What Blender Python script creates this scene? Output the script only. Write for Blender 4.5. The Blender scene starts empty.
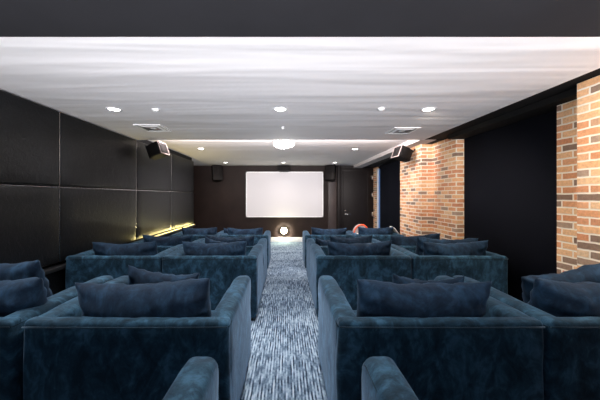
import bpy, bmesh, math, random
from mathutils import Vector, Matrix, noise

S = bpy.context.scene
C = S.collection
R = math.radians
CAMZ = 1.415

# ------------------------------------------------------------------ camera
cam_d = bpy.data.cameras.new('camera')
cam = bpy.data.objects.new('camera', cam_d); C.objects.link(cam)
cam.location = (0, 0, CAMZ); cam.rotation_euler = (R(90), 0, 0)
cam_d.sensor_width = 36.0
cam_d.lens = 290 / 600 * 36.0
cam_d.shift_x = 13.5 / 600
cam_d.shift_y = -4 / 600
cam_d.clip_start = 0.02
S.camera = cam

# ------------------------------------------------------------------ view + world
S.view_settings.view_transform = 'Standard'
S.view_settings.look = 'None'
S.view_settings.gamma = 1.0
S.view_settings.use_curve_mapping = False
S.view_settings.exposure = 0.0
S.cycles.use_denoising = True
S.cycles.max_bounces = 8
S.cycles.sample_clamp_indirect = 6.0

w = bpy.data.worlds.new('world'); S.world = w; w.use_nodes = True
bg = w.node_tree.nodes['Background']
bg.inputs[0].default_value = (0.45, 0.6, 0.9, 1); bg.inputs[1].default_value = 0.6

# light levels
P_DOWN_NEAR = 110.0     # downlights over the middle of the room
P_DOWN_FAR = 60.0
P_DOWN_FIRST = 110.0
P_WALL = 170.0
P_DOWN_CAM = 38.0      # added cool downlights, unseen in the low ceiling over the last row
P_COVE = 42.0
P_REAR = 160.0
P_STEP = 190.0
P_LED = 13.0
P_LAMP = 220.0

def area_light(name, loc, direction, sx, sy, power, color, parent=None, spread=180):
    d = bpy.data.lights.new(name, 'AREA'); d.shape = 'RECTANGLE'; d.size = sx; d.size_y = sy
    d.energy = power; d.color = color; d.spread = R(spread)
    o = bpy.data.objects.new(name, d); C.objects.link(o)
    o.location = loc
    o.rotation_euler = Vector(direction).to_track_quat('-Z', 'Y').to_euler()
    if parent: o.parent = parent
    return o

# cove light behind the low ceiling's edge, washing the main ceiling
area_light('cove_light', (-0.05, 1.385, 2.285), (0, 0.95, 0.30), 5.0, 0.05, P_COVE, (0.96, 0.96, 1.0))
# fill light added behind the camera to brighten the ceiling, no opening there
area_light('rear_fill_light', (0.0, -1.55, 1.0), (0, 0.82, 0.57), 4.6, 1.0, P_REAR * 1.12, (0.96, 0.95, 1.0), None, 84)
# light in the ceiling step, washing the far ceiling
area_light('step_light', (-0.1, 5.10, 2.43), (0, 1, 0.1), 4.4, 0.04, P_STEP, (1.0, 0.91, 0.90))

# ------------------------------------------------------------------ materials
def nmat(name):
    m = bpy.data.materials.new(name); m.use_nodes = True
    nt = m.node_tree
    return m, nt, nt.nodes['Principled BSDF']

def N(nt, kind, **kw):
    n = nt.nodes.new(kind)
    for k, v in kw.items():
        if k.startswith('i_'):
            n.inputs[k[2:].replace('_', ' ')].default_value = v
        else:
            setattr(n, k, v)
    return n

def ramp(nt, fac, stops, interp='LINEAR'):
    r = nt.nodes.new('ShaderNodeValToRGB'); r.color_ramp.interpolation = interp
    e = r.color_ramp.elements
    e[0].position, e[0].color = stops[0][0], (*stops[0][1], 1)
    e[1].position, e[1].color = stops[-1][0], (*stops[-1][1], 1)
    for p, c in stops[1:-1]:
        q = e.new(p); q.color = (*c, 1)
    nt.links.new(fac, r.inputs[0])
    return r.outputs[0]

def coords(nt, scale=(1, 1, 1), world=False):
    m = N(nt, 'ShaderNodeMapping'); m.inputs['Scale'].default_value = scale
    if world:
        t = N(nt, 'ShaderNodeNewGeometry'); nt.links.new(t.outputs['Position'], m.inputs[0])
    else:
        t = N(nt, 'ShaderNodeTexCoord'); nt.links.new(t.outputs['Object'], m.inputs[0])
    return m.outputs[0]

def bump(nt, b, height, strength, dist=0.01):
    n = N(nt, 'ShaderNodeBump'); n.inputs['Strength'].default_value = strength
    n.inputs['Distance'].default_value = dist
    nt.links.new(height, n.inputs['Height']); nt.links.new(n.outputs[0], b.inputs['Normal'])

def noise_tex(nt, vec, scale, detail=4, rough=0.55, dist=0.0):
    n = N(nt, 'ShaderNodeTexNoise'); n.inputs['Scale'].default_value = scale
    n.inputs['Detail'].default_value = detail; n.inputs['Roughness'].default_value = rough
    n.inputs['Distortion'].default_value = dist
    nt.links.new(vec, n.inputs['Vector'])
    return n.outputs[0]

def plain(name, col, rough=0.6, metal=0.0, bumps=0.0, bscale=60, spec=0.5):
    m, nt, b = nmat(name)
    b.inputs['Base Color'].default_value = (*col, 1); b.inputs['Roughness'].default_value = rough
    b.inputs['Metallic'].default_value = metal; b.inputs['Specular IOR Level'].default_value = spec
    v = coords(nt)
    f = noise_tex(nt, v, bscale, 3)
    c = ramp(nt, f, [(0.3, tuple(x * 0.88 for x in col)), (0.7, tuple(min(1, x * 1.1) for x in col))])
    nt.links.new(c, b.inputs['Base Color'])
    if bumps: bump(nt, b, f, bumps, 0.004)
    return m

def glow(name, col, strength):
    m, nt, b = nmat(name)
    b.inputs['Base Color'].default_value = (*col, 1)
    b.inputs['Emission Color'].default_value = (*col, 1); b.inputs['Emission Strength'].default_value = strength
    return m

def velvet(name, dark, light, sheen=0.9, sheencol=(0.5, 0.68, 0.9)):
    m, nt, b = nmat(name)
    v = coords(nt, (1.0, 1.0, 0.7), world=True)
    f1 = noise_tex(nt, v, 3.6, 7, 0.66, 2.0)
    f2 = noise_tex(nt, v, 17.0, 4, 0.6, 0.8)
    mx = N(nt, 'ShaderNodeMix', data_type='FLOAT'); mx.inputs[0].default_value = 0.4
    nt.links.new(f1, mx.inputs[2]); nt.links.new(f2, mx.inputs[3])
    c = ramp(nt, mx.outputs[0], [(0.40, dark), (0.50, tuple(0.3 * a + 0.7 * d for a, d in zip(light, dark))), (0.60, light)])
    nt.links.new(c, b.inputs['Base Color'])
    b.inputs['Roughness'].default_value = 0.8
    b.inputs['Specular IOR Level'].default_value = 0.15
    b.inputs['Sheen Weight'].default_value = sheen
    b.inputs['Sheen Roughness'].default_value = 0.38
    b.inputs['Sheen Tint'].default_value = (*sheencol, 1)
    f3 = noise_tex(nt, v, 45.0, 4, 0.6)
    bump(nt, b, f3, 0.25, 0.006)
    return m

def brick_mat():
    m, nt, b = nmat('brick_masonry')
    geo = N(nt, 'ShaderNodeNewGeometry')
    sep = N(nt, 'ShaderNodeSeparateXYZ'); nt.links.new(geo.outputs['Position'], sep.inputs[0])
    add = N(nt, 'ShaderNodeMath', operation='ADD')
    nt.links.new(sep.outputs[0], add.inputs[0]); nt.links.new(sep.outputs[1], add.inputs[1])
    cmb = N(nt, 'ShaderNodeCombineXYZ')
    nt.links.new(add.outputs[0], cmb.inputs[0]); nt.links.new(sep.outputs[2], cmb.inputs[1])
    wob = noise_tex(nt, geo.outputs['Position'], 9.0, 2)
    vm = N(nt, 'ShaderNodeMapRange'); nt.links.new(wob, vm.inputs[0])
    vm.inputs[3].default_value = -0.006; vm.inputs[4].default_value = 0.006
    va = N(nt, 'ShaderNodeVectorMath', operation='ADD')
    nt.links.new(cmb.outputs[0], va.inputs[0]); nt.links.new(vm.outputs[0], va.inputs[1])
    br = N(nt, 'ShaderNodeTexBrick')
    br.offset = 0.5
    nt.links.new(va.outputs[0], br.inputs['Vector'])
    br.inputs['Color1'].default_value = (0, 0, 0, 1); br.inputs['Color2'].default_value = (1, 1, 1, 1)
    br.inputs['Mortar'].default_value = (0.5, 0.5, 0.5, 1)
    br.inputs['Scale'].default_value = 1.0
    br.inputs['Mortar Size'].default_value = 0.0085
    br.inputs['Mortar Smooth'].default_value = 0.25
    br.inputs['Brick Width'].default_value = 0.225
    br.inputs['Row Height'].default_value = 0.0685
    pal = ramp(nt, br.outputs['Color'], [
        (0.0, (0.22, 0.14, 0.10)), (0.16, (0.32, 0.22, 0.16)), (0.18, (0.62, 0.27, 0.13)),
        (0.34, (0.72, 0.36, 0.18)), (0.36, (0.78, 0.44, 0.22)), (0.60, (0.80, 0.50, 0.28)),
        (0.62, (0.58, 0.24, 0.12)), (0.78, (0.74, 0.40, 0.21)), (0.80, (0.36, 0.25, 0.18)), (0.86, (0.42, 0.30, 0.22)), (0.88, (0.82, 0.58, 0.36)),
        (1.0, (0.74, 0.40, 0.19))])
    spk = noise_tex(nt, geo.outputs['Position'], 38.0, 5, 0.7)
    mx = N(nt, 'ShaderNodeMix', data_type='RGBA', blend_type='MULTIPLY'); mx.inputs[0].default_value = 0.6
    nt.links.new(pal, mx.inputs[6])
    nt.links.new(ramp(nt, spk, [(0.3, (0.6, 0.6, 0.6)), (0.65, (1.15, 1.12, 1.1))]), mx.inputs[7])
    m2 = N(nt, 'ShaderNodeMix', data_type='RGBA')
    nt.links.new(br.outputs['Fac'], m2.inputs[0]); nt.links.new(mx.outputs[2], m2.inputs[6])
    m2.inputs[7].default_value = (0.86, 0.78, 0.66, 1)
    nt.links.new(m2.outputs[2], b.inputs['Base Color'])
    b.inputs['Roughness'].default_value = 0.9
    inv = N(nt, 'ShaderNodeMath', operation='SUBTRACT'); inv.inputs[0].default_value = 1.0
    nt.links.new(br.outputs['Fac'], inv.inputs[1])
    h = N(nt, 'ShaderNodeMath', operation='MULTIPLY_ADD')
    nt.links.new(spk, h.inputs[0]); h.inputs[1].default_value = 0.5; nt.links.new(inv.outputs[0], h.inputs[2])
    bump(nt, b, h.outputs[0], 0.7, 0.008)
    return m

def carpet_mat():
    m, nt, b = nmat('woven_carpet')
    geo = N(nt, 'ShaderNodeNewGeometry')
    sep = N(nt, 'ShaderNodeSeparateXYZ'); nt.links.new(geo.outputs['Position'], sep.inputs[0])
    wob = noise_tex(nt, geo.outputs['Position'], 7.0, 2)
    xw = N(nt, 'ShaderNodeMath', operation='MULTIPLY_ADD'); xw.inputs[1].default_value = 0.010
    nt.links.new(wob, xw.inputs[0]); nt.links.new(sep.outputs[0], xw.inputs[2])
    sn = N(nt, 'ShaderNodeMath', operation='SNAP'); sn.inputs[1].default_value = 0.012
    nt.links.new(xw.outputs[0], sn.inputs[0])
    cx = N(nt, 'ShaderNodeMath', operation='MULTIPLY'); cx.inputs[1].default_value = 431.0
    nt.links.new(sn.outputs[0], cx.inputs[0])
    cy = N(nt, 'ShaderNodeMath', operation='MULTIPLY'); cy.inputs[1].default_value = 6.0
    nt.links.new(sep.outputs[1], cy.inputs[0])
    cv = N(nt, 'ShaderNodeCombineXYZ'); nt.links.new(cx.outputs[0], cv.inputs[0]); nt.links.new(cy.outputs[0], cv.inputs[1])
    dash = noise_tex(nt, cv.outputs[0], 1.0, 3, 0.65)
    ph = N(nt, 'ShaderNodeMath', operation='MULTIPLY'); ph.inputs[1].default_value = 2 * math.pi / 0.024
    nt.links.new(xw.outputs[0], ph.inputs[0])
    sw = N(nt, 'ShaderNodeMath', operation='SINE'); nt.links.new(ph.outputs[0], sw.inputs[0])
    mul = N(nt, 'ShaderNodeMath', operation='MULTIPLY_ADD'); mul.inputs[1].default_value = 0.085
    nt.links.new(sw.outputs[0], mul.inputs[0]); nt.links.new(dash, mul.inputs[2])
    v3 = coords(nt, (0.9, 2.3, 1), world=True)
    br = N(nt, 'ShaderNodeTexBrick'); nt.links.new(coords(nt, (1, 1, 1), world=True), br.inputs['Vector'])
    br.inputs['Scale'].default_value = 1.0; br.inputs['Brick Width'].default_value = 0.5
    br.inputs['Row Height'].default_value = 0.25; br.inputs['Mortar Size'].default_value = 0.0
    br.inputs['Color1'].default_value = (0, 0, 0, 1); br.inputs['Color2'].default_value = (1, 1, 1, 1)
    patch = noise_tex(nt, v3, 1.0, 3, 0.6)
    tint = N(nt, 'ShaderNodeMix', data_type='FLOAT'); tint.inputs[0].default_value = 0.5
    nt.links.new(br.outputs['Color'], tint.inputs[2]); nt.links.new(patch, tint.inputs[3])
    addm = N(nt, 'ShaderNodeMath', operation='MULTIPLY_ADD'); addm.inputs[1].default_value = 0.18
    nt.links.new(tint.outputs[0], addm.inputs[0]); nt.links.new(mul.outputs[0], addm.inputs[2])
    c = ramp(nt, addm.outputs[0], [(0.42, (0.025, 0.045, 0.080)), (0.56, (0.13, 0.195, 0.285)), (0.70, (0.36, 0.475, 0.61)), (0.85, (0.50, 0.61, 0.72))])
    nt.links.new(c, b.inputs['Base Color'])
    b.inputs['Roughness'].default_value = 0.95; b.inputs['Specular IOR Level'].default_value = 0.1
    bump(nt, b, mul.outputs[0], 0.6, 0.012)
    return m

def ceiling_mat(name, col, ripple=0.35):
    m, nt, b = nmat(name)
    b.inputs['Base Color'].default_value = (*col, 1); b.inputs['Roughness'].default_value = 0.85
    v = coords(nt, (0.35, 3.2, 1), world=True)
    f = noise_tex(nt, v, 1.0, 2, 0.4, 0.3)
    bump(nt, b, f, ripple, 0.048)
    return m

def leather_mat(name, col, rough, bscale=28, bs=0.5, spec=0.3):
    m, nt, b = nmat(name)
    v = coords(nt, (1, 1, 1), world=True)
    f = noise_tex(nt, v, bscale, 6, 0.68, 0.8)
    big = noise_tex(nt, v, 3.5, 5, 0.6)
    c = ramp(nt, big, [(0.3, tuple(x * 0.8 for x in col)), (0.7, tuple(x * 1.25 for x in col))])
    nt.links.new(c, b.inputs['Base Color'])
    b.inputs['Specular IOR Level'].default_value = spec
    rr = N(nt, 'ShaderNodeMapRange'); nt.links.new(f, rr.inputs[0])
    rr.inputs[3].default_value = rough - 0.1; rr.inputs[4].default_value = rough + 0.14
    nt.links.new(rr.outputs[0], b.inputs['Roughness'])
    bump(nt, b, f, bs, 0.006)
    return m

M = {}
M['velvet'] = velvet('blue_velvet', (0.005, 0.018, 0.032), (0.031, 0.088, 0.148), 0.24, (0.40, 0.62, 0.95))
M['pillow'] = velvet('navy_pillow_velvet', (0.0028, 0.009, 0.021), (0.013, 0.037, 0.074), 0.14, (0.35, 0.6, 0.95))
M['piping'] = velvet('blue_piping', (0.004, 0.012, 0.022), (0.014, 0.04, 0.065), 0.35)
M['leg'] = plain('black_leg', (0.01, 0.01, 0.012), 0.4)
M['brick'] = brick_mat()
M['carpet'] = carpet_mat()
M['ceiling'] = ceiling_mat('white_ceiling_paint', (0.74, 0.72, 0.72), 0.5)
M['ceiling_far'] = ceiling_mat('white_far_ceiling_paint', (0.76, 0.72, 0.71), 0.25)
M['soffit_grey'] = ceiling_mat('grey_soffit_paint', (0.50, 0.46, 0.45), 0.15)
M['bulkhead'] = plain('charcoal_ceiling_paint', (0.018, 0.018, 0.021), 0.85, bscale=3, spec=0.2)
M['black'] = plain('black_paint', (0.003, 0.003, 0.0035), 0.8, spec=0.2)
M['panel'] = leather_mat('dark_leather_panel', (0.004, 0.0046, 0.0058), 0.31, 18, 0.7, 0.22)
M['backwall'] = leather_mat('dark_brown_wallcovering', (0.016, 0.0095, 0.008), 0.5, 14, 0.25, 0.15)
M['brownpost'] = plain('brown_wall_paint', (0.045, 0.031, 0.028), 0.5, bscale=6)
M['curtain'] = plain('black_blackout_fabric', (0.0062, 0.0072, 0.0115), 0.9, bscale=300, bumps=0.2, spec=0.04)
M['door'] = plain('dark_door_paint', (0.010, 0.007, 0.0065), 0.5, bscale=10, spec=0.25)
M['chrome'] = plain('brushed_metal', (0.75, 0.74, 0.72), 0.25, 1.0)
M['rim'] = plain('pale_speaker_rim', (0.30, 0.24, 0.23), 0.5)
M['white'] = plain('white_plastic', (0.82, 0.82, 0.82), 0.4)
M['screen'] = glow('self_glowing_screen_fabric', (0.62, 0.60, 0.615), 0.10)  # weak emission in the fabric stands in for light on the screen
M['screenedge'] = plain('white_screen_border', (0.9, 0.9, 0.9), 0.5)
M['speaker'] = plain('black_speaker_shell', (0.003, 0.0026, 0.0026), 0.55, spec=0.15)
M['grille'] = plain('dark_speaker_grille', (0.008, 0.0065, 0.0065), 0.7, bscale=400, bumps=0.6, spec=0.2)
M['lamp'] = glow('lit_lamp_lens', (1.0, 0.98, 0.94), 14.0)
M['led'] = glow('warm_led_strip', (1.0, 0.86, 0.50), 0.35)
M['coveled'] = glow('cove_led_strip', (0.93, 0.95, 1.0), 6.0)
M['burst'] = glow('bright_spot_lens', (1.0, 0.93, 0.62), 40.0)
M['orange'] = plain('orange_red_piping', (0.80, 0.10, 0.03), 0.45)
M['greycloth'] = plain('grey_bag_fabric', (0.30, 0.27, 0.27), 0.8, bumps=0.3)
M['whitecloth'] = plain('white_cloth', (0.85, 0.84, 0.82), 0.8, bumps=0.2)
M['vent_dark'] = plain('vent_shadow_metal', (0.20, 0.20, 0.19), 0.6)
M['blueglass'] = glow('evening_window_glass', (0.05, 0.12, 0.28), 0.6)
mg, ntg, bgg = nmat('lamp_crystal')
bgg.inputs['Base Color'].default_value = (1, 1, 1, 1); bgg.inputs['Roughness'].default_value = 0.05
bgg.inputs['Transmission Weight'].default_value = 0.6; bgg.inputs['IOR'].default_value = 1.5
bgg.inputs['Emission Color'].default_value = (1, 0.97, 0.95, 1); bgg.inputs['Emission Strength'].default_value = 0.4
M['crystal'] = mg

# ------------------------------------------------------------------ mesh helpers
def add_box(bm, lo, hi, bevel=0.0, seg=2):
    t = bmesh.new()
    bmesh.ops.create_cube(t, size=1.0)
    for v in t.verts:
        v.co = Vector([(lo[i] + hi[i]) / 2 + v.co[i] * (hi[i] - lo[i]) for i in range(3)])
    if bevel > 0:
        bmesh.ops.bevel(t, geom=t.edges[:], offset=bevel, segments=seg, profile=0.5, affect='EDGES')
    me = bpy.data.meshes.new('tmp'); t.to_mesh(me); t.free(); bm.from_mesh(me); bpy.data.meshes.remove(me)

def add_tube(bm, pts, r, n=6, closed=False):
    pts = [Vector(p) for p in pts]; rings = []
    L = len(pts)
    for i, p in enumerate(pts):
        a = pts[(i - 1) % L] if (closed or i > 0) else p
        b_ = pts[(i + 1) % L] if (closed or i < L - 1) else p
        d = (b_ - a).normalized()
        up = Vector((0, 0, 1)) if abs(d.z) < 0.9 else Vector((1, 0, 0))
        u = d.cross(up).normalized(); v = d.cross(u).normalized()
        rings.append([bm.verts.new(p + (u * math.cos(t) + v * math.sin(t)) * r)
                      for t in [2 * math.pi * k / n for k in range(n)]])
    for i in range(L if closed else L - 1):
        A, B = rings[i], rings[(i + 1) % L]
        for k in range(n):
            bm.faces.new((A[k], A[(k + 1) % n], B[(k + 1) % n], B[k]))
    if not closed:
        bm.faces.new(rings[0][::-1]); bm.faces.new(rings[-1])

def add_cyl(bm, c, r, h, axis='Z', n=24, r2=None):
    t = bmesh.new()
    bmesh.ops.create_cone(t, cap_ends=True, segments=n, radius1=r, radius2=r if r2 is None else r2, depth=h)
    if axis == 'Y': bmesh.ops.rotate(t, verts=t.verts, matrix=Matrix.Rotation(R(90), 3, 'X'))
    if axis == 'X': bmesh.ops.rotate(t, verts=t.verts, matrix=Matrix.Rotation(R(90), 3, 'Y'))
    bmesh.ops.translate(t, verts=t.verts, vec=Vector(c))
    me = bpy.data.meshes.new('tmp'); t.to_mesh(me); t.free(); bm.from_mesh(me); bpy.data.meshes.remove(me)

def add_prism(bm, poly, z0, z1):
    a = [bm.verts.new((x, y, z0)) for x, y in poly]; b_ = [bm.verts.new((x, y, z1)) for x, y in poly]
    n = len(poly)
    bm.faces.new(a[::-1]); bm.faces.new(b_)
    for i in range(n):
        bm.faces.new((a[i], a[(i + 1) % n], b_[(i + 1) % n], b_[i]))
    bmesh.ops.recalc_face_normals(bm, faces=bm.faces)

def obj(name, bm, mat, parent=None, smooth=False, loc=None):
    me = bpy.data.meshes.new(name)
    bmesh.ops.recalc_face_normals(bm, faces=bm.faces)
    bm.to_mesh(me); bm.free()
    me.materials.append(mat)
    if smooth:
        for p in me.polygons: p.use_smooth = True
        if smooth == 'auto': me.set_sharp_from_angle(angle=R(35))
    o = bpy.data.objects.new(name, me); C.objects.link(o)
    if parent: o.parent = parent
    if loc: o.location = loc
    return o

def box(name, lo, hi, mat, parent=None, bevel=0.0, seg=2):
    bm = bmesh.new(); add_box(bm, lo, hi, bevel, seg)
    return obj(name, bm, mat, parent, 'auto' if bevel else False)

def struct(o, label=None):
    o['kind'] = 'structure'
    if label: o['label'] = label
    return o

def tag(o, label, cat, group=None):
    o['label'] = label; o['category'] = cat
    if group: o['group'] = group
    return o

def thing(name, label, cat, loc=(0, 0, 0), rot=(0, 0, 0), group=None):
    o = bpy.data.objects.new(name, None); C.objects.link(o)
    o.empty_display_size = 0.1
    o.location = loc; o.rotation_euler = rot
    return tag(o, label, cat, group)

def copy_tree(o, parent=None):
    c = o.copy(); C.objects.link(c)
    if parent: c.parent = parent
    for ch in list(o.children): copy_tree(ch, c)
    return c

def axis_list(a, r, cuts):
    """positions from -a to a with dense samples inside the rounded edge bands"""
    edge = [a - r + r * math.sin(t * math.pi / 2 / 4) for t in range(5)]
    inner = [(-(a - r)) + 2 * (a - r) * k / cuts for k in range(1, cuts)]
    return [-e for e in edge[::-1]] + inner + edge

def soft_box(bm, lo, hi, r, cuts=6, puff=0.0, rough=0.0, seed=0, cornerR=None):
    """upholstered block: rounded box, slightly puffed and uneven"""
    c = Vector([(lo[i] + hi[i]) / 2 for i in range(3)]); h = Vector([(hi[i] - lo[i]) / 2 for i in range(3)])
    ax = [axis_list(h[i], min(r, h[i] * 0.98), cuts) for i in range(3)]
    rr = [min(r, h[i] * 0.98) for i in range(3)]
    vmap = {}
    def vert(p):
        key = tuple(round(x, 6) for x in p)
        if key in vmap: return vmap[key]
        q = Vector(p)
        inner = Vector([max(-(h[i] - rr[i]), min(h[i] - rr[i], q[i])) for i in range(3)])
        d = Vector([(q[i] - inner[i]) / rr[i] for i in range(3)])
        if d.length > 1e-9:
            d = d * (max(abs(x) for x in d) / d.length)
            q = inner + Vector([d[i] * rr[i] for i in range(3)])
        if cornerR:   # big rounding of the front upper corner (y max, z max)
            a = (q.y - (h.y - cornerR)) / cornerR; b_ = (q.z - (h.z - cornerR)) / cornerR
            if a > 0 and b_ > 0:
                m_ = max(a, b_) / math.hypot(a, b_)
                q.y = h.y - cornerR + a * m_ * cornerR; q.z = h.z - cornerR + b_ * m_ * cornerR
        if puff:
            for i in range(3):
                j, k = (i + 1) % 3, (i + 2) % 3
                f = (1 - (q[j] / h[j]) ** 2) * (1 - (q[k] / h[k]) ** 2)
                q[i] += puff * max(0, f) * (q[i] / h[i])
        if rough:
            q += Vector([noise.noise((q + c) * 7 + Vector((seed * 3.1 + i * 11, seed, i))) for i in range(3)]) * rough
        v = bm.verts.new(q + c); vmap[key] = v
        return v
    for i in range(3):
        j, k = (i + 1) % 3, (i + 2) % 3
        for s in (-1, 1):
            for a in range(len(ax[j]) - 1):
                for b_ in range(len(ax[k]) - 1):
                    P = []
                    for (u, v_) in ((a, b_), (a + 1, b_), (a + 1, b_ + 1), (a, b_ + 1)):
                        p = [0, 0, 0]; p[i] = s * h[i]; p[j] = ax[j][u]; p[k] = ax[k][v_]
                        P.append(vert(p))
                    if s < 0: P = P[::-1]
                    try: bm.faces.new(P)
                    except ValueError: pass

# ------------------------------------------------------------------ the room shell
ZC = CAMZ + 0.98      # main ceiling
ZF = CAMZ + 1.07      # far ceiling
ZL = CAMZ + 0.80      # low ceiling over the last row
FB, FC, FD = -0.035, -0.105, -0.175     # floor tiers towards the screen
YB = 10.2             # screen wall

def make_floor():
    prof = [(-1.8, 0), (2.55, 0), (3.25, FB), (4.30, FB), (4.39, FC), (5.42, FC), (6.05, FD), (YB, FD)]
    bm = bmesh.new()
    x0, x1 = -3.7, 3.2
    t = [(bm.verts.new((x0, y, z)), bm.verts.new((x1, y, z))) for y, z in prof]
    u = [(bm.verts.new((x0, y, -0.4)), bm.verts.new((x1, y, -0.4))) for y, z in prof]
    for i in range(len(prof) - 1):
        bm.faces.new((t[i][0], t[i][1], t[i + 1][1], t[i + 1][0]))
        bm.faces.new((u[i][0], u[i + 1][0], u[i + 1][1], u[i][1]))
        bm.faces.new((t[i][0], t[i + 1][0], u[i + 1][0], u[i][0]))
        bm.faces.new((t[i][1], u[i][1], u[i + 1][1], t[i + 1][1]))
    bm.faces.new((t[0][0], u[0][0], u[0][1], t[0][1])); bm.faces.new((t[-1][0], t[-1][1], u[-1][1], u[-1][0]))
    return struct(obj('floor', bm, M['carpet']), 'blue grey streaked carpet stepping down towards the screen')
make_floor()

struct(box('ceiling', (-2.75, -1.8, ZC), (2.40, 5.07, ZC + 0.12), M['ceiling']), 'white painted main ceiling')
struct(box('ceiling', (-3.7, 5.0, ZF), (2.42, YB, ZF + 0.1), M['ceiling_far']), 'white ceiling near the screen')
struct(box('ceiling', (2.40, -1.8, ZC + 0.005), (3.2, 5.07, ZC + 0.12), M['black']), 'black ceiling margin along the brick wall')
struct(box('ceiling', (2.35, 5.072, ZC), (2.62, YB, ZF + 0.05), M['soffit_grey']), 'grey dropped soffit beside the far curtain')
struct(box('ceiling', (2.621, 5.072, ZC - 0.002), (3.2, YB, ZF + 0.05), M['black']), 'black ceiling margin above the far curtain')
struct(box('ceiling', (-2.75, -1.8, ZL), (3.1, 1.459, ZL + 0.03), M['bulkhead']), 'charcoal lowered ceiling above the camera')
struct(box('trim_1', (-2.60, 1.43, ZL + 0.03), (2.45, 1.459, ZL + 0.055), M['bulkhead']), 'lip of the lowered ceiling')
cs = box('cove_led_strip', (-2.55, 1.34, ZL + 0.03), (2.4, 1.36, ZL + 0.045), M['coveled'])
tag(cs, 'cool white light strip hidden in the cove behind the dark lowered ceiling', 'light strip')

struct(box('wall_left', (-2.75, -1.8, -0.2), (-2.66, 8.15, ZF), M['black']))
struct(box('wall_left', (-3.7, 8.1, -0.3), (-2.70, 8.15, ZF), M['black']), 'return wall of the dark corner by the screen')
struct(box('wall_left', (-3.75, 8.1, -0.3), (-3.7, YB, ZF), M['backwall']))
struct(box('wall_front', (-3.75, YB, -0.4), (3.2, YB + 0.1, ZF + 0.1), M['backwall']), 'dark brown wall behind the screen')
struct(box('wall_rear', (-2.75, -1.9, -0.2), (3.2, -1.8, ZC + 0.1), M['backwall']))
struct(box('wall_right', (3.1, -1.8, -0.4), (3.2, YB, ZF + 0.1), M['black']))

# right hand brickwork
def bricks(poly, label):
    bm = bmesh.new(); add_prism(bm, poly, -0.12, ZC - 0.004)
    return struct(obj('brick_pillar', bm, M['brick']), label)
bricks([(2.53, 1.45), (2.53, 2.526), (2.74, 2.526), (2.74, 2.94), (3.1, 2.94), (3.1, 0.9), (2.74, 0.9), (2.74, 1.45)],
       'brick pillar nearest the viewer with its recess')
bricks([(2.53, 5.455), (2.53, 6.46), (3.1, 6.46), (3.1, 4.68), (2.737, 4.68), (2.737, 5.455)],
       'brick pillar between the two black curtains')
struct(box('wall_right', (3.05, 9.77, -0.3), (3.1, YB, ZC - 0.004), M['brick']), 'narrow brick strip beside the door')
# black headers over the curtains
for y0, y1 in ((2.45, 4.68), (6.46, 9.0)):
    struct(box('trim_2', (2.60, y0, ZC - 0.065), (3.1, y1, ZC - 0.002), M['black']), 'black header over the curtain')

def curtain(name, y0, y1, label):
    bm = bmesh.new(); n = 90; rows = 2
    ztop, zbot = ZC - 0.062, -0.02
    F, B = [], []
    for i in range(n + 1):
        t = i / n; y = y0 + (y1 - y0) * t
        x = 2.85 + 0.006 * math.sin(t * (y1 - y0) * 9.0) + 0.010 * noise.noise(Vector((y * 2.2, 3, 1)))
        F.append((bm.verts.new((x, y, ztop)), bm.verts.new((x, y, zbot))))
        B.append((bm.verts.new((x + 0.012, y, ztop)), bm.verts.new((x + 0.012, y, zbot))))
    for i in range(n):
        bm.faces.new((F[i][0], F[i][1], F[i + 1][1], F[i + 1][0]))
        bm.faces.new((B[i][0], B[i + 1][0], B[i + 1][1], B[i][1]))
        bm.faces.new((F[i][0], F[i + 1][0], B[i + 1][0], B[i][0]))
        bm.faces.new((F[i][1], B[i][1], B[i + 1][1], F[i + 1][1]))
    for k in (0, n):
        bm.faces.new((F[k][0], B[k][0], B[k][1], F[k][1]))
    r = thing(name, label, 'curtain', (0, 0, 0))
    obj('curtain_panel', bm, M['curtain'], r, True)
    box('hem_bar', (2.842, y0 + 0.01, zbot - 0.012 + 0.0), (2.872, y1 - 0.01, zbot + 0.012), M['black'], r, 0.004)
    return r
c1 = curtain('blackout_curtain', 2.96, 4.66, 'wide black blackout curtain between the two brick pillars')
c2 = curtain('blackout_curtain', 6.49, 8.84, 'black blackout curtain between the far brick pillar and the door')
for o, z in ((c1, 0.0), (c2, -0.135)):
    o.location.z = 0
# window glimpsed past the far curtain
wn = bpy.data.objects.new('window_1', None); C.objects.link(wn); struct(wn, 'narrow window sliver beside the far curtain')
wn.location = (3.08, 9.3, 1.2)
def rel(o, p):
    o.parent = p; o.matrix_parent_inverse = Matrix.Translation(-Vector(p.location)); return o
rel(box('window_pane', (3.07, 9.02, 0.1), (3.095, 9.67, ZC - 0.1), M['blueglass']), wn)
rel(box('window_frame', (3.04, 9.67, 0.0), (3.098, 9.768, ZC - 0.06), M['white'], None, 0.006), wn)

# ------------------------------------------------------------------ left leather panels
ys = [-1.62, 0.03, 1.68, 3.33, 5.03, 6.56, 8.15]
zs = [(0.655, CAMZ + 0.098, 'lower'), (CAMZ + 0.118, ZC - 0.012, 'upper')]
zs_words = {'lower': 'below the bright seam', 'upper': 'above the bright seam'}
col_words = {2: 'nearest visible column at the left edge of the picture', 3: 'second visible column from the viewer',
             4: 'third visible column behind the ceiling speaker', 5: 'last column next to the screen wall'}
for i in range(1, len(ys) - 1):
    for z0, z1, nm in zs:
        bm = bmesh.new()
        soft_box(bm, (-2.66, ys[i] + 0.009, z0), (-2.60, ys[i + 1] - 0.009, z1), 0.018, 8, 0.0)
        o = obj('leather_wall_panel', bm, M['panel'], None, True)
        lab = '%s dark leather wall panel %s, %s' % (nm, zs_words[nm], col_words.get(i, 'column beside the camera'))
        tag(o, lab, 'wall panel', 'leather panels of the left wall')
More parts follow.
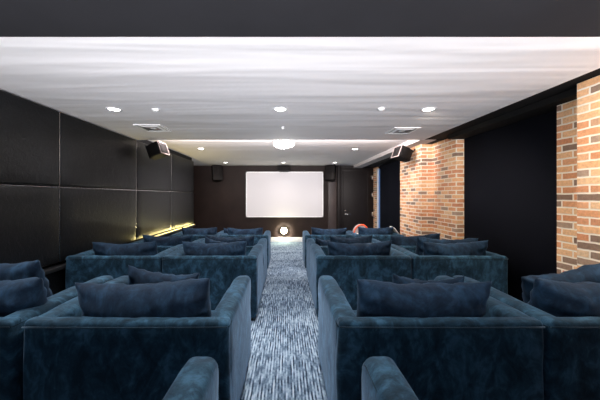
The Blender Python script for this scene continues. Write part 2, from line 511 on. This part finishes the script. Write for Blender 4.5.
bm = bmesh.new(); add_box(bm, (-2.66, -1.62, CAMZ + 0.0985), (-2.594, 8.15, CAMZ + 0.104))  # seam strips added to imitate light caught on the panel edges
struct(obj('trim_7', bm, M['chrome']), 'added thin metal strip imitating the lit panel edge along the horizontal seam')
for y_ in ys[3:-1]:  # vertical strips added likewise for the glint in the seams
    struct(box('trim_8', (-2.66, y_ - 0.0025, 0.66), (-2.606, y_ + 0.0025, ZC - 0.02), M['chrome']), 'added thin metal strip imitating the glint in a vertical panel seam')
struct(box('trim_3', (-2.66, -1.8, 0.575), (-2.555, 8.15, 0.617), M['leg'], None, 0.006), 'narrow black ledge under the leather panels')
struct(box('baseboard_left', (-2.66, -1.8, -0.18), (-2.63, 8.15, 0.575), M['panel']), 'dark leather wainscot below the ledge')
ls = box('warm_led_strip', (-2.592, 4.9, 0.617), (-2.578, 8.1, 0.630), M['led'])
tag(ls, 'warm yellow light strip glowing on the ledge of the left wall', 'light strip')
for yc, ln, pw in ((7.25, 1.7, P_LED), (5.75, 1.3, P_LED * 0.5)):
    l1 = area_light('led_wash', (0, 0, 0), (0, 0, 1), ln, 0.015, pw, (1.0, 0.80, 0.30))
    zx = Vector((0.45, 0, -1)).normalized(); xx = Vector((0, 1, 0)); yx = zx.cross(xx)
    l1.matrix_world = Matrix.Translation((-2.558, yc, 0.632)) @ Matrix((xx, yx, zx)).transposed().to_4x4()

# ------------------------------------------------------------------ screen wall
scr = thing('projection_screen', 'large blank white projection screen on the dark front wall', 'screen', (-0.065, YB - 0.05, 1.45))
sx, z0, z1 = 1.35, CAMZ - 0.74 - 1.45, CAMZ + 0.85 - 1.45
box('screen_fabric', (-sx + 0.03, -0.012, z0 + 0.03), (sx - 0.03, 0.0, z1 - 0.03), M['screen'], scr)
bm = bmesh.new()
add_box(bm, (-sx, -0.025, z0), (-sx + 0.035, 0.045, z1)); add_box(bm, (sx - 0.035, -0.025, z0), (sx, 0.045, z1))
add_box(bm, (-sx, -0.025, z0), (sx, 0.045, z0 + 0.035)); add_box(bm, (-sx, -0.025, z1 - 0.035), (sx, 0.045, z1))
obj('screen_frame', bm, M['screenedge'], scr)

pl = box('low_white_plinth', (-0.60, YB - 0.16, FD), (0.62, YB - 0.002, FD + 0.145), M['white'], None, 0.008)
tag(pl, 'low white plinth on the floor under the screen at the end of the aisle', 'plinth')
# bright spotlight on the plinth
spt = thing('spotlight', 'small spotlight shining brightly under the screen at the end of the aisle', 'lamp', (-0.085, YB - 0.13, FD + 0.145))
bm = bmesh.new(); add_box(bm, (-0.05, -0.03, 0), (0.05, 0.05, 0.015), 0.004); add_box(bm, (-0.012, 0.0, 0.01), (0.012, 0.02, 0.20))
obj('lamp_stand', bm, M['leg'], spt, 'auto')
bm = bmesh.new(); add_cyl(bm, (0, 0.03, 0.245), 0.088, 0.10, 'Y', 24, 0.05)
obj('lamp_housing', bm, M['leg'], spt, 'auto')
bm = bmesh.new(); bmesh.ops.create_uvsphere(bm, u_segments=20, v_segments=12, radius=0.11)
for v in bm.verts: v.co = Vector((v.co.x, v.co.y * 0.5 - 0.03, v.co.z + 0.245))
obj('lamp_lens', bm, M['burst'], spt, True)
d = bpy.data.lights.new('spot_beam', 'SPOT'); d.energy = P_LAMP * 3; d.spot_size = R(110); d.spot_blend = 1.0; d.color = (1, 0.95, 0.80); d.shadow_soft_size = 0.06
o = bpy.data.objects.new('spot_beam', d); C.objects.link(o); o.parent = spt; o.location = (0, -0.12, 0.26); o.rotation_euler = (R(78), 0, 0)
d = bpy.data.lights.new('spot_halo', 'POINT'); d.energy = P_LAMP * 0.07; d.color = (1, 0.93, 0.55); d.shadow_soft_size = 0.06
o = bpy.data.objects.new('spot_halo', d); C.objects.link(o); o.parent = spt; o.location = (0, -0.20, 0.26)

# door and wall pilaster right of the screen
struct(box('trim_4', (1.46, YB - 0.07, FD), (1.745, YB, ZF), M['brownpost'], None, 0.01), 'brown pilaster between the screen and the door')
struct(box('trim_5', (1.78, YB - 0.12, FD), (1.90, YB, ZF), M['door'], None, 0.006), 'dark door jamb')
struct(box('trim_6', (1.90, YB - 0.06, FD + 2.56), (3.05, YB, ZF), M['door']), 'dark door head')
dr = bpy.data.objects.new('door_1', None); C.objects.link(dr); dr.location = (2.46, YB - 0.04, FD)
struct(dr, 'tall dark brown door with steel lever handle right of the screen')
bm = bmesh.new(); add_box(bm, (-0.555, 0.0, 0.02), (0.585, 0.035, 2.56), 0.004)
obj('door_leaf', bm, M['door'], dr, 'auto')
bm = bmesh.new()
for a, b_ in (((-0.50, -0.008, 2.46), (0.40, 0.004, 2.50)), ((-0.50, -0.008, 0.10), (0.40, 0.004, 0.14)),
              ((-0.50, -0.008, 0.14), (-0.465, 0.004, 2.46)), ((0.365, -0.008, 0.14), (0.40, 0.004, 2.46))):
    add_box(bm, a, b_, 0.002)
obj('door_moulding', bm, M['door'], dr, 'auto')
bm = bmesh.new(); add_cyl(bm, (-0.40, -0.012, 0.96), 0.03, 0.02, 'Y'); add_cyl(bm, (-0.40, -0.035, 0.96), 0.011, 0.05, 'Y', 12)
add_box(bm, (-0.405, -0.065, 0.945), (-0.22, -0.045, 0.972), 0.006); add_cyl(bm, (-0.40, -0.012, 1.08), 0.025, 0.02, 'Y')
obj('door_handle', bm, M['chrome'], dr, 'auto')
for z in (0.95, 1.63, 2.24):
    box('hinge', (0.525, -0.012, z - 0.07), (0.575, 0.004, z + 0.07), M['chrome'], dr, 0.003)

# ------------------------------------------------------------------ ceiling fittings
def downlight_proto():
    r = thing('recessed_downlight', '', 'ceiling light')
    bm = bmesh.new()
    n = 28
    prof = [(0.056, 0.004), (0.062, -0.006), (0.078, -0.006), (0.084, 0.0)]
    rings = [[bm.verts.new((rr * math.cos(2 * math.pi * k / n), rr * math.sin(2 * math.pi * k / n), z)) for k in range(n)] for rr, z in prof]
    for a, b_ in zip(rings, rings[1:]):
        for k in range(n): bm.faces.new((a[k], a[(k + 1) % n], b_[(k + 1) % n], b_[k]))
    obj('trim_ring', bm, M['white'], r, True)
    bm = bmesh.new(); add_cyl(bm, (0, 0, 0.0), 0.058, 0.006); obj('lamp_lens', bm, M['lamp'], r)
    d = bpy.data.lights.new('downlight_beam', 'SPOT'); d.energy = P_DOWN_NEAR; d.spot_size = R(140); d.spot_blend = 1.0
    d.shadow_soft_size = 0.05; d.color = (1.0, 0.94, 0.88)
    o = bpy.data.objects.new('downlight_beam', d); C.objects.link(o); o.parent = r; o.location = (0, 0, -0.02)
    return r
def aim(l, d):
    l.data.spot_size = R(125); l.rotation_euler = Vector(d).to_track_quat('-Z', 'Y').to_euler()
DL = [  # x, y, z, power, colour, label
    (-1.945, 3.27, ZC, 'n', 'downlight in the main ceiling near the left leather wall'),
    (-0.07, 3.27, ZC, 'n', 'downlight in the main ceiling above the aisle, nearest the viewer'),
    (1.60, 3.27, ZC, 'n', 'downlight in the main ceiling near the right brick wall'),
    (-1.925, 6.53, ZF, 'f', 'left downlight just past the ceiling step, between vent and corner speaker'),
    (1.56, 6.6, ZF, 'f', 'right downlight just past the ceiling step, beyond the right vent'),
    (-1.94, 9.26, ZF, 'f', 'downlight above the left speaker of the screen wall'),
    (-0.10, 9.26, ZF, 'f', 'downlight above the centre speaker over the screen'),
    (1.55, 9.26, ZF, 'f', 'downlight above the right speaker beside the door'),
]
p0 = downlight_proto()
for i, (x, y, z, k, lab) in enumerate(DL):
    o = p0 if i == 0 else copy_tree(p0)
    o.location = (x, y, z - 0.001); o['label'] = 'lit recessed ' + lab; o['group'] = 'recessed ceiling downlights'
    if k == 'f':
        for ch in o.children:
            if ch.type == 'LIGHT': ch.data = ch.data.copy(); ch.data.energy = P_DOWN_FAR; ch.data.color = (1.0, 0.88, 0.80)
for x, lab in ((-1.945, 'left'), (-0.07, 'middle'), (1.60, 'right')):  # downlight row added out of view to brighten the brick and near seats
    o = copy_tree(p0); o.location = (x, 1.66, ZC - 0.001)
    o['label'] = 'added unseen fill downlight in the main ceiling just behind the dark lowered ceiling, %s' % lab
    o['group'] = 'recessed ceiling downlights'
    for ch in o.children:
        if ch.type == 'LIGHT': ch.data = ch.data.copy(); ch.data.energy = P_DOWN_FIRST
        if ch.type == 'LIGHT' and lab == 'right': ch.data.energy = P_WALL; ch.data.color = (1.0, 0.86, 0.70); aim(ch, (0.9, 0.15, -1.0))
for o_ in list(C.objects):
    if o_.name.startswith('recessed_downlight') and abs(o_.location.x - 1.60) < 1e-3 and abs(o_.location.y - 3.27) < 1e-3:
        for ch in o_.children:
            if ch.type == 'LIGHT': ch.data = ch.data.copy(); ch.data.energy = P_WALL; ch.data.color = (1.0, 0.84, 0.66); aim(ch, (0.9, 1.5, -2.0))
# cool fill lights added out of view in the low ceiling, for the chair backs
for x in (-1.75, 0.0, 1.75):
    o = copy_tree(p0); o.location = (x, -0.75, ZL - 0.001)
    o['label'] = 'added unseen fill downlight in the low dark ceiling over the last row, %s' % ({-1.75: 'left', 0.0: 'middle', 1.75: 'right'}[x])
    o['group'] = 'recessed ceiling downlights'
    for ch in o.children:
        if ch.type == 'LIGHT': ch.data = ch.data.copy(); ch.data.energy = P_DOWN_CAM; ch.data.color = (0.72, 0.86, 1.0); ch.data.spot_size = R(165)

def vent(x0, x1, y0, y1, label):
    r = thing('ceiling_vent', label, 'air vent', ((x0 + x1) / 2, (y0 + y1) / 2, ZC), (0, 0, 0), 'ceiling air vents')
    hx, hy = (x1 - x0) / 2, (y1 - y0) / 2
    bm = bmesh.new(); f = 0.028
    add_box(bm, (-hx, -hy, -0.012), (hx, -hy + f, 0)); add_box(bm, (-hx, hy - f, -0.012), (hx, hy, 0))
    add_box(bm, (-hx, -hy + f, -0.012), (-hx + f, hy - f, 0)); add_box(bm, (hx - f, -hy + f, -0.012), (hx, hy - f, 0))
    obj('vent_frame', bm, M['white'], r)
    box('vent_backing', (-hx + f, -hy + f, -0.004), (hx - f, hy - f, -0.001), M['vent_dark'], r)
    for s in range(3):     # nested sloping square blades
        q = 0.86 - s * 0.27; bm = bmesh.new()
        ix, iy = (hx - f) * q, (hy - f) * q; t = 0.034
        o_ = [bm.verts.new((a * ix, b_ * iy, -0.003)) for a, b_ in ((-1, -1), (1, -1), (1, 1), (-1, 1))]
        n_ = [bm.verts.new((a * (ix - t), b_ * (iy - t), -0.018)) for a, b_ in ((-1, -1), (1, -1), (1, 1), (-1, 1))]
        p_ = [bm.verts.new((v.co.x * 0.97, v.co.y * 0.97, v.co.z - 0.0005)) for v in o_]
        for k in range(4):
            bm.faces.new((o_[k], o_[(k + 1) % 4], n_[(k + 1) % 4], n_[k]))
        obj('vent_blade', bm, M['greycloth'] if s == 1 else M['white'], r)
    return r
vent(-2.10, -1.73, 3.96, 4.37, 'square white ceiling vent on the left, near the leather wall')
vent(1.54, 1.915, 4.13, 4.53, 'square white ceiling vent on the right, near the brick pillar')

def detector(x, y, r_, label, name='smoke_detector', cat='smoke detector'):
    r = thing(name, label, cat, (x, y, ZC))
    bm = bmesh.new(); add_cyl(bm, (0, 0, -0.006), r_, 0.012, n=20); obj('base_plate', bm, M['white'], r, 'auto')
    bm = bmesh.new(); add_cyl(bm, (0, 0, -0.019), r_ * 0.55, 0.015, n=16, r2=r_ * 0.75); obj('sensor_head', bm, M['white'], r, 'auto')
    return r
detector(-1.48, 3.28, 0.042, 'small white round detector on the ceiling, left of the aisle')
detector(1.06, 3.24, 0.042, 'small white round detector on the ceiling, right of the aisle')
s = detector(-0.05, 4.12, 0.026, 'tiny white sprinkler on the ceiling between centre downlight and crystal light', 'ceiling_sprinkler', 'sprinkler')

# crystal light on the far ceiling
cr = thing('crystal_ceiling_light', 'glittering clear crystal ceiling light above the aisle, just past the ceiling step', 'ceiling light', (-0.05, 5.5, ZF))
bm = bmesh.new(); add_cyl(bm, (0, 0, -0.012), 0.17, 0.024, n=32); obj('mounting_plate', bm, M['chrome'], cr, 'auto')
random.seed(4)
bm = bmesh.new()
for ring, (rr, zz, nn) in enumerate(((0.185, -0.06, 20), (0.185, -0.095, 20), (0.15, -0.125, 16), (0.10, -0.145, 10), (0.04, -0.155, 4))):
    for k in range(nn):
        a = 2 * math.pi * (k + 0.5 * (ring % 2)) / nn
        bmesh.ops.create_icosphere(bm, subdivisions=1, radius=0.020 + 0.006 * random.random(),
                                   matrix=Matrix.Translation((rr * math.cos(a), rr * math.sin(a), zz + random.uniform(-.006, .006))))
obj('crystal_beads', bm, M['crystal'], cr)
d = bpy.data.lights.new('crystal_glow', 'POINT'); d.energy = 12; d.color = (1, 0.96, 0.93); d.shadow_soft_size = 0.12
o = bpy.data.objects.new('crystal_glow', d); C.objects.link(o); o.parent = cr; o.location = (0, 0, -0.24)

def speaker(loc, rot, size, label, wallvec, group='black loudspeakers', rim=True):
    """cabinet with tapered back, separate grille and a bracket reaching towards wallvec"""
    r = thing('wall_speaker', label, 'speaker', loc, rot, group)
    w_, d_, h_ = size
    bm = bmesh.new()
    f = [(-w_ / 2, -d_ / 2), (w_ / 2, -d_ / 2), (w_ * 0.5, 0), (w_ * 0.30, d_ / 2), (-w_ * 0.30, d_ / 2), (-w_ / 2, 0)]
    add_prism(bm, f, -h_ / 2, h_ / 2)
    bmesh.ops.bevel(bm, geom=bm.edges[:], offset=0.012, segments=2, affect='EDGES')
    obj('cabinet', bm, M['speaker'], r, 'auto')
    box('speaker_grille', (-w_ / 2 + 0.015, -d_ / 2 - 0.012, -h_ / 2 + 0.015), (w_ / 2 - 0.015, -d_ / 2 + 0.002, h_ / 2 - 0.015), M['grille'], r, 0.005)
    bm = bmesh.new(); fw, fh, fy = w_ / 2, h_ / 2, -d_ / 2 - 0.004
    for a_, b2 in (((-fw, fy - .008, -fh), (fw, fy, -fh + .014)), ((-fw, fy - .008, fh - .014), (fw, fy, fh)),
                   ((-fw, fy - .008, -fh + .014), (-fw + .014, fy, fh - .014)), ((fw - .014, fy - .008, -fh + .014), (fw, fy, fh - .014))):
        add_box(bm, a_, b2)
    obj('front_rim', bm, M['rim'] if rim else M['speaker'], r)
    e = r.rotation_euler.to_matrix().inverted()
    tgt = e @ Vector(wallvec)
    bm = bmesh.new(); add_tube(bm, [(0, d_ / 2 - 0.03, h_ * 0.2), tgt * 0.5 + Vector((0, d_ * .3, h_ * .15)), tgt], 0.014, 8)
    obj('bracket', bm, M['leg'], r, True)
    return r
# the two hanging near the ceiling step, the two on the screen wall and the centre one
speaker((-2.34, 5.22, 2.225), (R(-20), 0, R(84)), (0.30, 0.27, 0.23), 'black speaker high on the left leather wall near the ceiling step', (-0.22, 0.05, 0.10))
speaker((2.26, 5.62, 2.225), (R(-20), 0, R(-84)), (0.30, 0.27, 0.23), 'black speaker bracketed high on the brick pillar', (0.25, 0.05, 0.10))
speaker((-2.40, 9.98, 2.19), (R(-12), 0, R(28)), (0.34, 0.26, 0.52), 'black speaker hung left of the screen in the dark corner', (-0.02, 0.21, 0.10), rim=False)
speaker((1.53, 9.93, 2.19), (R(-12), 0, R(-28)), (0.34, 0.26, 0.52), 'black speaker hung on the brown pilaster right of the screen', (0.02, 0.19, 0.10), rim=False)
cs_ = speaker((-0.09, 10.03, 2.35), (R(-10), 0, 0), (0.44, 0.22, 0.17), 'small wide black speaker centred above the screen', (0, 0.16, 0.04), rim=False)

# ------------------------------------------------------------------ sofas
SH = 0.752; AW = 0.135; SD = 0.95; BT = 0.075
def make_seat(W, seed):
    r = bpy.data.objects.new('velvet_armchair', None); C.objects.link(r); r.empty_display_size = 0.1
    bm = bmesh.new(); soft_box(bm, (-W / 2 + 0.006, 0, 0.045), (W / 2 - 0.006, BT, SH), 0.022, 12, 0.006, 0.006, seed)
    bk = obj('backrest', bm, M['velvet'], r, True)
    bm = bmesh.new()
    x = W / 2 - 0.012; z = SH - 0.026
    add_tube(bm, [(-x, -0.004, z)] + [(-x + 2 * x * k / 10, -0.007 - 0.003 * math.sin(math.pi * k / 10), z + 0.002 * noise.noise(Vector((k, seed, 0)))) for k in range(1, 10)] + [(x, -0.004, z)], 0.0038, 6)
    obj('piping', bm, M['piping'], bk, True)
    for s in (-1, 1):
        lo = (-W / 2, 0.012, 0.045) if s < 0 else (W / 2 - AW, 0.012, 0.045)
        hi = (-W / 2 + AW, SD, SH + 0.003) if s < 0 else (W / 2, SD, SH + 0.003)
        bm = bmesh.new(); soft_box(bm, lo, hi, 0.045, 10, 0.004, 0.007, seed + s, cornerR=0.08)
        ar = obj('armrest', bm, M['velvet'], r, True)
        bm = bmesh.new(); xo = s * (W / 2 - 0.006)
        pts = [(xo, 0.01, SH - 0.03), (xo, SD - 0.08, SH - 0.028)]
        for k in range(1, 6):
            a = k / 6 * math.pi / 2
            pts.append((xo, SD - 0.08 + 0.056 * math.sin(a), SH - 0.08 + 0.052 * math.cos(a)))
        pts += [(xo, SD - 0.022, SH - 0.09), (xo, SD - 0.02, 0.07)]
        add_tube(bm, pts, 0.0036, 6)
        obj('piping', bm, M['piping'], ar, True)
    bm = bmesh.new(); soft_box(bm, (-W / 2 + AW - 0.01, BT - 0.01, 0.045), (W / 2 - AW + 0.01, SD - 0.03, 0.26), 0.02, 6, 0.0, 0.002, seed)
    obj('seat_base', bm, M['velvet'], r, True)
    bm = bmesh.new(); soft_box(bm, (-W / 2 + AW + 0.004, BT + 0.002, 0.255), (W / 2 - AW - 0.004, SD - 0.005, 0.455), 0.045, 8, 0.022, 0.006, seed + 5)
    obj('seat_cushion', bm, M['velvet'], r, True)
    for sx_ in (-1, 1):
        for yy in (0.07, SD - 0.09):
            bm = bmesh.new(); add_cyl(bm, (sx_ * (W / 2 - 0.07), yy, 0.0245), 0.022, 0.049, 'Z', 12, 0.027)
            obj('leg', bm, M['leg'], r, 'auto')
    return r

protoA = make_seat(1.10, 1)
protoB = make_seat(1.06, 7)
protoC = make_seat(1.40, 4)
first = {'A': True, 'B': True, 'C': True}
rows = [  # y of back, floor z, inner edge left, inner edge right, gap left, gap right, proto, words
    (0.30, 0.0, 0.285, 0.315, 0.04, 0.02, 'C', 'last row at the bottom edge'),
    (1.526, 0.0, 0.300, 0.268, 0.045, 0.01, 'A', 'large foreground row'),
    (3.33, FB, 0.340, 0.345, 0.01, 0.01, 'A', 'second row ahead'),
    (4.40, FC, 0.355, 0.365, 0.01, 0.01, 'A', 'third row ahead, mostly hidden'),
    (6.17, FD, 0.385, 0.390, 0.01, 0.01, 'B', 'front row nearest the screen'),
]
place_words = {'LI': 'left of the aisle', 'LO': 'by the left leather wall',
               'RI': 'right of the aisle', 'RO': 'by the right brick wall'}
seats = {}
for ri, (y, fz, il, ir, gl, gr, pk, words) in enumerate(rows):
    W = {'A': 1.10, 'B': 1.06, 'C': 1.40}[pk]
    xs = {'LI': -il - W / 2, 'LO': -il - W - gl - W / 2, 'RI': ir + W / 2, 'RO': ir + W + gr + W / 2}
    for k, x in xs.items():
        if ri == 0 and k in ('LO', 'RO'): continue
        pr = {'A': protoA, 'B': protoB, 'C': protoC}[pk]
        if first[pk]: o = pr; first[pk] = False
        else: o = copy_tree(pr)
        o.location = (x, y, fz)
        tag(o, 'blue velvet armchair %s, %s' % (place_words[k], words), 'armchair', 'blue velvet armchairs in rows')
        seats[(ri, k)] = (x, y, fz)

# ------------------------------------------------------------------ pillows
def pillow_mesh(W, H, T, seed, sag=0.03):
    bm = bmesh.new(); nu, nv = 44, 28; grid = {}
    rnd = random.Random(seed); ph = [rnd.uniform(0, 6) for _ in range(6)]
    for side in (-1, 1):
        for i in range(nu + 1):
            for j in range(nv + 1):
                edge = i in (0, nu) or j in (0, nv)
                if side == 1 and edge: grid[(1, i, j)] = grid[(-1, i, j)]; continue
                u = -math.cos(math.pi * i / nu); v = -math.cos(math.pi * j / nv)
                u = u * 0.55 + (2 * i / nu - 1) * 0.45; v = v * 0.55 + (2 * j / nv - 1) * 0.45
                # outline: pinched edges between pointed corners
                x = W / 2 * u * (1 - 0.045 * (1 - v * v)); z = H / 2 * v * (1 - 0.07 * (1 - u * u))
                if v > 0: z -= sag * (1 - u * u) * v
                prof = ((1 - abs(u) ** 2.6) * (1 - abs(v) ** 2.4)) ** 0.48 if not edge else 0
                y = side * T / 2 * prof
                p = Vector((x, y, z))
                e = max(abs(u), abs(v))
                # gathers radiating from the seams plus soft hand-made dents
                g = math.sin(u * 17 + ph[0] + 2.0 * v) * 0.5 + math.sin(u * 29 + ph[1] - 3 * v) * 0.35
                g2 = math.sin(v * 15 + ph[2] + 3 * u)
                fold = (g * max(0, v) ** 1.5 * 0.030 + g2 * abs(u) ** 3 * 0.024) * prof
                dent = noise.noise(Vector((x * 4 + ph[3], z * 4 + ph[4], side * 2 + ph[5]))) * 0.045 * prof
                dent += noise.noise(Vector((x * 11 + ph[4], z * 9, side * 5))) * 0.010 * prof
                p.y += side * (fold + dent)
                p.z += 0.012 * noise.noise(Vector((x * 5 + ph[1], seed, 0)))
                grid[(side, i, j)] = bm.verts.new(p)
    for side in (-1, 1):
        for i in range(nu):
            for j in range(nv):
                f = [grid[(side, i, j)], grid[(side, i + 1, j)], grid[(side, i + 1, j + 1)], grid[(side, i, j + 1)]]
                if len(set(f)) == 4:
                    try: bm.faces.new(f if side < 0 else f[::-1])
                    except ValueError: pass
    me = bpy.data.meshes.new('pillow'); bmesh.ops.recalc_face_normals(bm, faces=bm.faces); bm.to_mesh(me); bm.free()
    me.materials.append(M['pillow'])
    for p in me.polygons: p.use_smooth = True
    return me

big = [pillow_mesh(0.775, 0.46, 0.25, s_, 0.03) for s_ in (3, 8, 15, 21)]
mid = [pillow_mesh(0.46, 0.43, 0.19, s_, 0.05) for s_ in (5, 12)]
med = pillow_mesh(0.67, 0.44, 0.22, 31, 0.03)

def pillow(me, x, y, z, lean, roll, yaw, label):
    """centre at x, y, z; lean tips the top towards the viewer (negative) or away"""
    o = bpy.data.objects.new('throw_pillow', me); C.objects.link(o)
    o.matrix_world = (Matrix.Translation((x, y, z)) @ Matrix.Rotation(R(yaw), 4, 'Z')
                      @ Matrix.Rotation(R(lean), 4, 'X') @ Matrix.Rotation(R(roll), 4, 'Y'))
    return tag(o, label, 'pillow', 'navy velvet pillows on the armchairs')

def put(ri, k, me, dx, dy, dz, lean, roll, yaw, label):
    x, y, fz = seats[(ri, k)]
    pillow(me, x + dx, y + dy, fz + dz, lean, roll, yaw, label)
FR = 'navy velvet pillow '
# foreground row
put(1, 'LI', big[0], 0.035, 0.185, 0.717, 15, -2, 0, FR + 'upright against the back of the foreground armchair left of the aisle')
put(1, 'LI', mid[0], 0.00, 0.47, 0.735, 20, 9, 6, FR + 'slumped behind the upright one, foreground armchair left of the aisle')
put(1, 'RI', big[1], -0.035, 0.185, 0.717, 15, 1, 0, FR + 'upright against the back of the foreground armchair right of the aisle')
put(1, 'RI', mid[1], 0.11, 0.44, 0.700, 20, 1, -3, FR + 'peeking out behind the upright one, foreground armchair right of the aisle')
put(1, 'LO', big[2], 0.15, 0.23, 0.725, 15, 2, 2, FR + 'in front of another, foreground armchair cut by the left picture edge')
put(1, 'LO', big[3], -0.02, 0.47, 0.770, 18, -1, -2, FR + 'rear of two, foreground armchair cut by the left picture edge')
put(1, 'RO', big[3], -0.07, 0.23, 0.710, 15, 0, -2, FR + 'in front of another, foreground armchair cut by the right picture edge')
put(1, 'RO', med, 0.05, 0.46, 0.745, 18, -15, -4, FR + 'with a raised corner, rear of two, foreground armchair by the brick pillar')
# second row
put(2, 'LO', big[1], 0.07, 0.185, 0.690, 15, -1, 0, FR + 'in the second row armchair against the left leather wall')
put(2, 'LI', big[0], 0.03, 0.185, 0.695, 15, 0, 0, FR + 'in front, in the second row armchair left of the aisle')
put(2, 'LI', mid[0], 0.04, 0.44, 0.705, 20, 10, 5, FR + 'tucked behind the front one, second row armchair left of the aisle')
put(2, 'RI', big[3], -0.02, 0.185, 0.695, 15, -1, 0, FR + 'in the second row armchair right of the aisle')
put(2, 'RO', big[1], 0.02, 0.185, 0.695, 15, -2, 0, FR + 'in front, in the second row armchair by the right curtain')
put(2, 'RO', big[2], 0.08, 0.50, 0.70, 20, 1, -3, FR + 'behind the front one, second row armchair by the right curtain')
# third row
put(3, 'LO', big[3], 0.15, 0.185, 0.695, 15, 1, 0, FR + 'in the third row armchair against the left leather wall')
put(3, 'LI', big[2], 0.02, 0.185, 0.685, 15, 1, 0, FR + 'dark one in the third row armchair left of the aisle')
put(3, 'RI', med, 0.10, 0.185, 0.695, 15, -1, 0, FR + 'in the third row armchair right of the aisle')
put(3, 'RI', mid[0], -0.24, 0.42, 0.640, 24, 4, 8, FR + 'lying low beside the aisle arm, third row armchair right of the aisle')
put(3, 'RO', big[0], 0.0, 0.185, 0.705, 15, -3, 0, FR + 'in the third row armchair in front of the brick pillar')
# front row
put(4, 'LO', big[0], 0.09, 0.185, 0.695, 15, 0, 0, FR + 'in the front row armchair by the left leather wall')
put(4, 'LI', big[2], 0.02, 0.185, 0.685, 15, 0, 0, FR + 'in the front row armchair left of the aisle')
put(4, 'LI', mid[1], -0.30, 0.46, 0.66, 20, 5, 0, FR + 'half hidden at the outer side, front row armchair left of the aisle')
put(4, 'RI', big[1], 0.0, 0.185, 0.685, 15, 1, 0, FR + 'in the front row armchair right of the aisle')
put(4, 'RO', big[3], -0.05, 0.185, 0.705, 15, 0, 0, FR + 'in the front row armchair beside the grey bag')

# ------------------------------------------------------------------ bag and cloth in the front row
bx, by, bz = seats[(4, 'RO')]
bag = thing('bag', 'grey rounded bag with orange red rim standing in the front row beside the door', 'bag', (bx - 0.28, by + 0.52, bz + 0.425))
bm = bmesh.new(); n = 24
def dome(rx, top, y0, inset=0.0):
    pts = [(-rx, y0, 0.0)] + [(-rx * math.cos(math.pi * k / n), y0, top * 0.42 + top * 0.58 * math.sin(math.pi * k / n)) for k in range(n + 1)] + [(rx, y0, 0.0)]
    return pts
f_ = [bm.verts.new(p) for p in dome(0.19, 0.51, -0.09)]; g_ = [bm.verts.new(p) for p in dome(0.19, 0.51, 0.09)]
bm.faces.new(f_); bm.faces.new(g_[::-1])
for i in range(len(f_)): bm.faces.new((f_[i], g_[i], g_[(i + 1) % len(f_)], f_[(i + 1) % len(f_)]))
bmesh.ops.bevel(bm, geom=[e for e in bm.edges], offset=0.01, segments=2, affect='EDGES')
obj('bag_body', bm, M['greycloth'], bag, 'auto')
bm = bmesh.new(); add_tube(bm, dome(0.19, 0.51, -0.09), 0.016, 8); obj('bag_rim', bm, M['orange'], bag, True)
bm = bmesh.new(); add_box(bm, (-0.19, -0.125, 0.02), (0.02, -0.085, 0.32), 0.015); obj('front_pocket', bm, M['whitecloth'], bag, 'auto')

# white cloth folded over the far arm
bm = bmesh.new()
ax_ = bx + 0.53 - AW / 2 - 0.02
prof = [(-0.088, 0.60), (-0.088, SH - 0.02), (-0.070, SH + 0.015), (-0.055, SH + 0.13), (-0.02, SH + 0.10), (0.03, SH + 0.03), (0.085, SH - 0.03)]
rowsv = []
for j in range(9):
    y = -0.11 + 0.22 * j / 8
    rowsv.append([bm.verts.new((px + 0.004 * math.sin(j * 1.7), y, pz + 0.010 * abs(math.sin(j * 0.9 + i)))) for i, (px, pz) in enumerate(prof)])
for a, b_ in zip(rowsv, rowsv[1:]):
    for k in range(len(prof) - 1): bm.faces.new((a[k], a[k + 1], b_[k + 1], b_[k]))
o = obj('folded_cloth', bm, M['whitecloth'], None, True, (ax_, by + 0.40, bz))
md = o.modifiers.new('thickness', 'SOLIDIFY'); md.thickness = 0.012; md.offset = 1
tag(o, 'white cloth with a raised fold on the outer arm of the rightmost front row armchair', 'cloth')
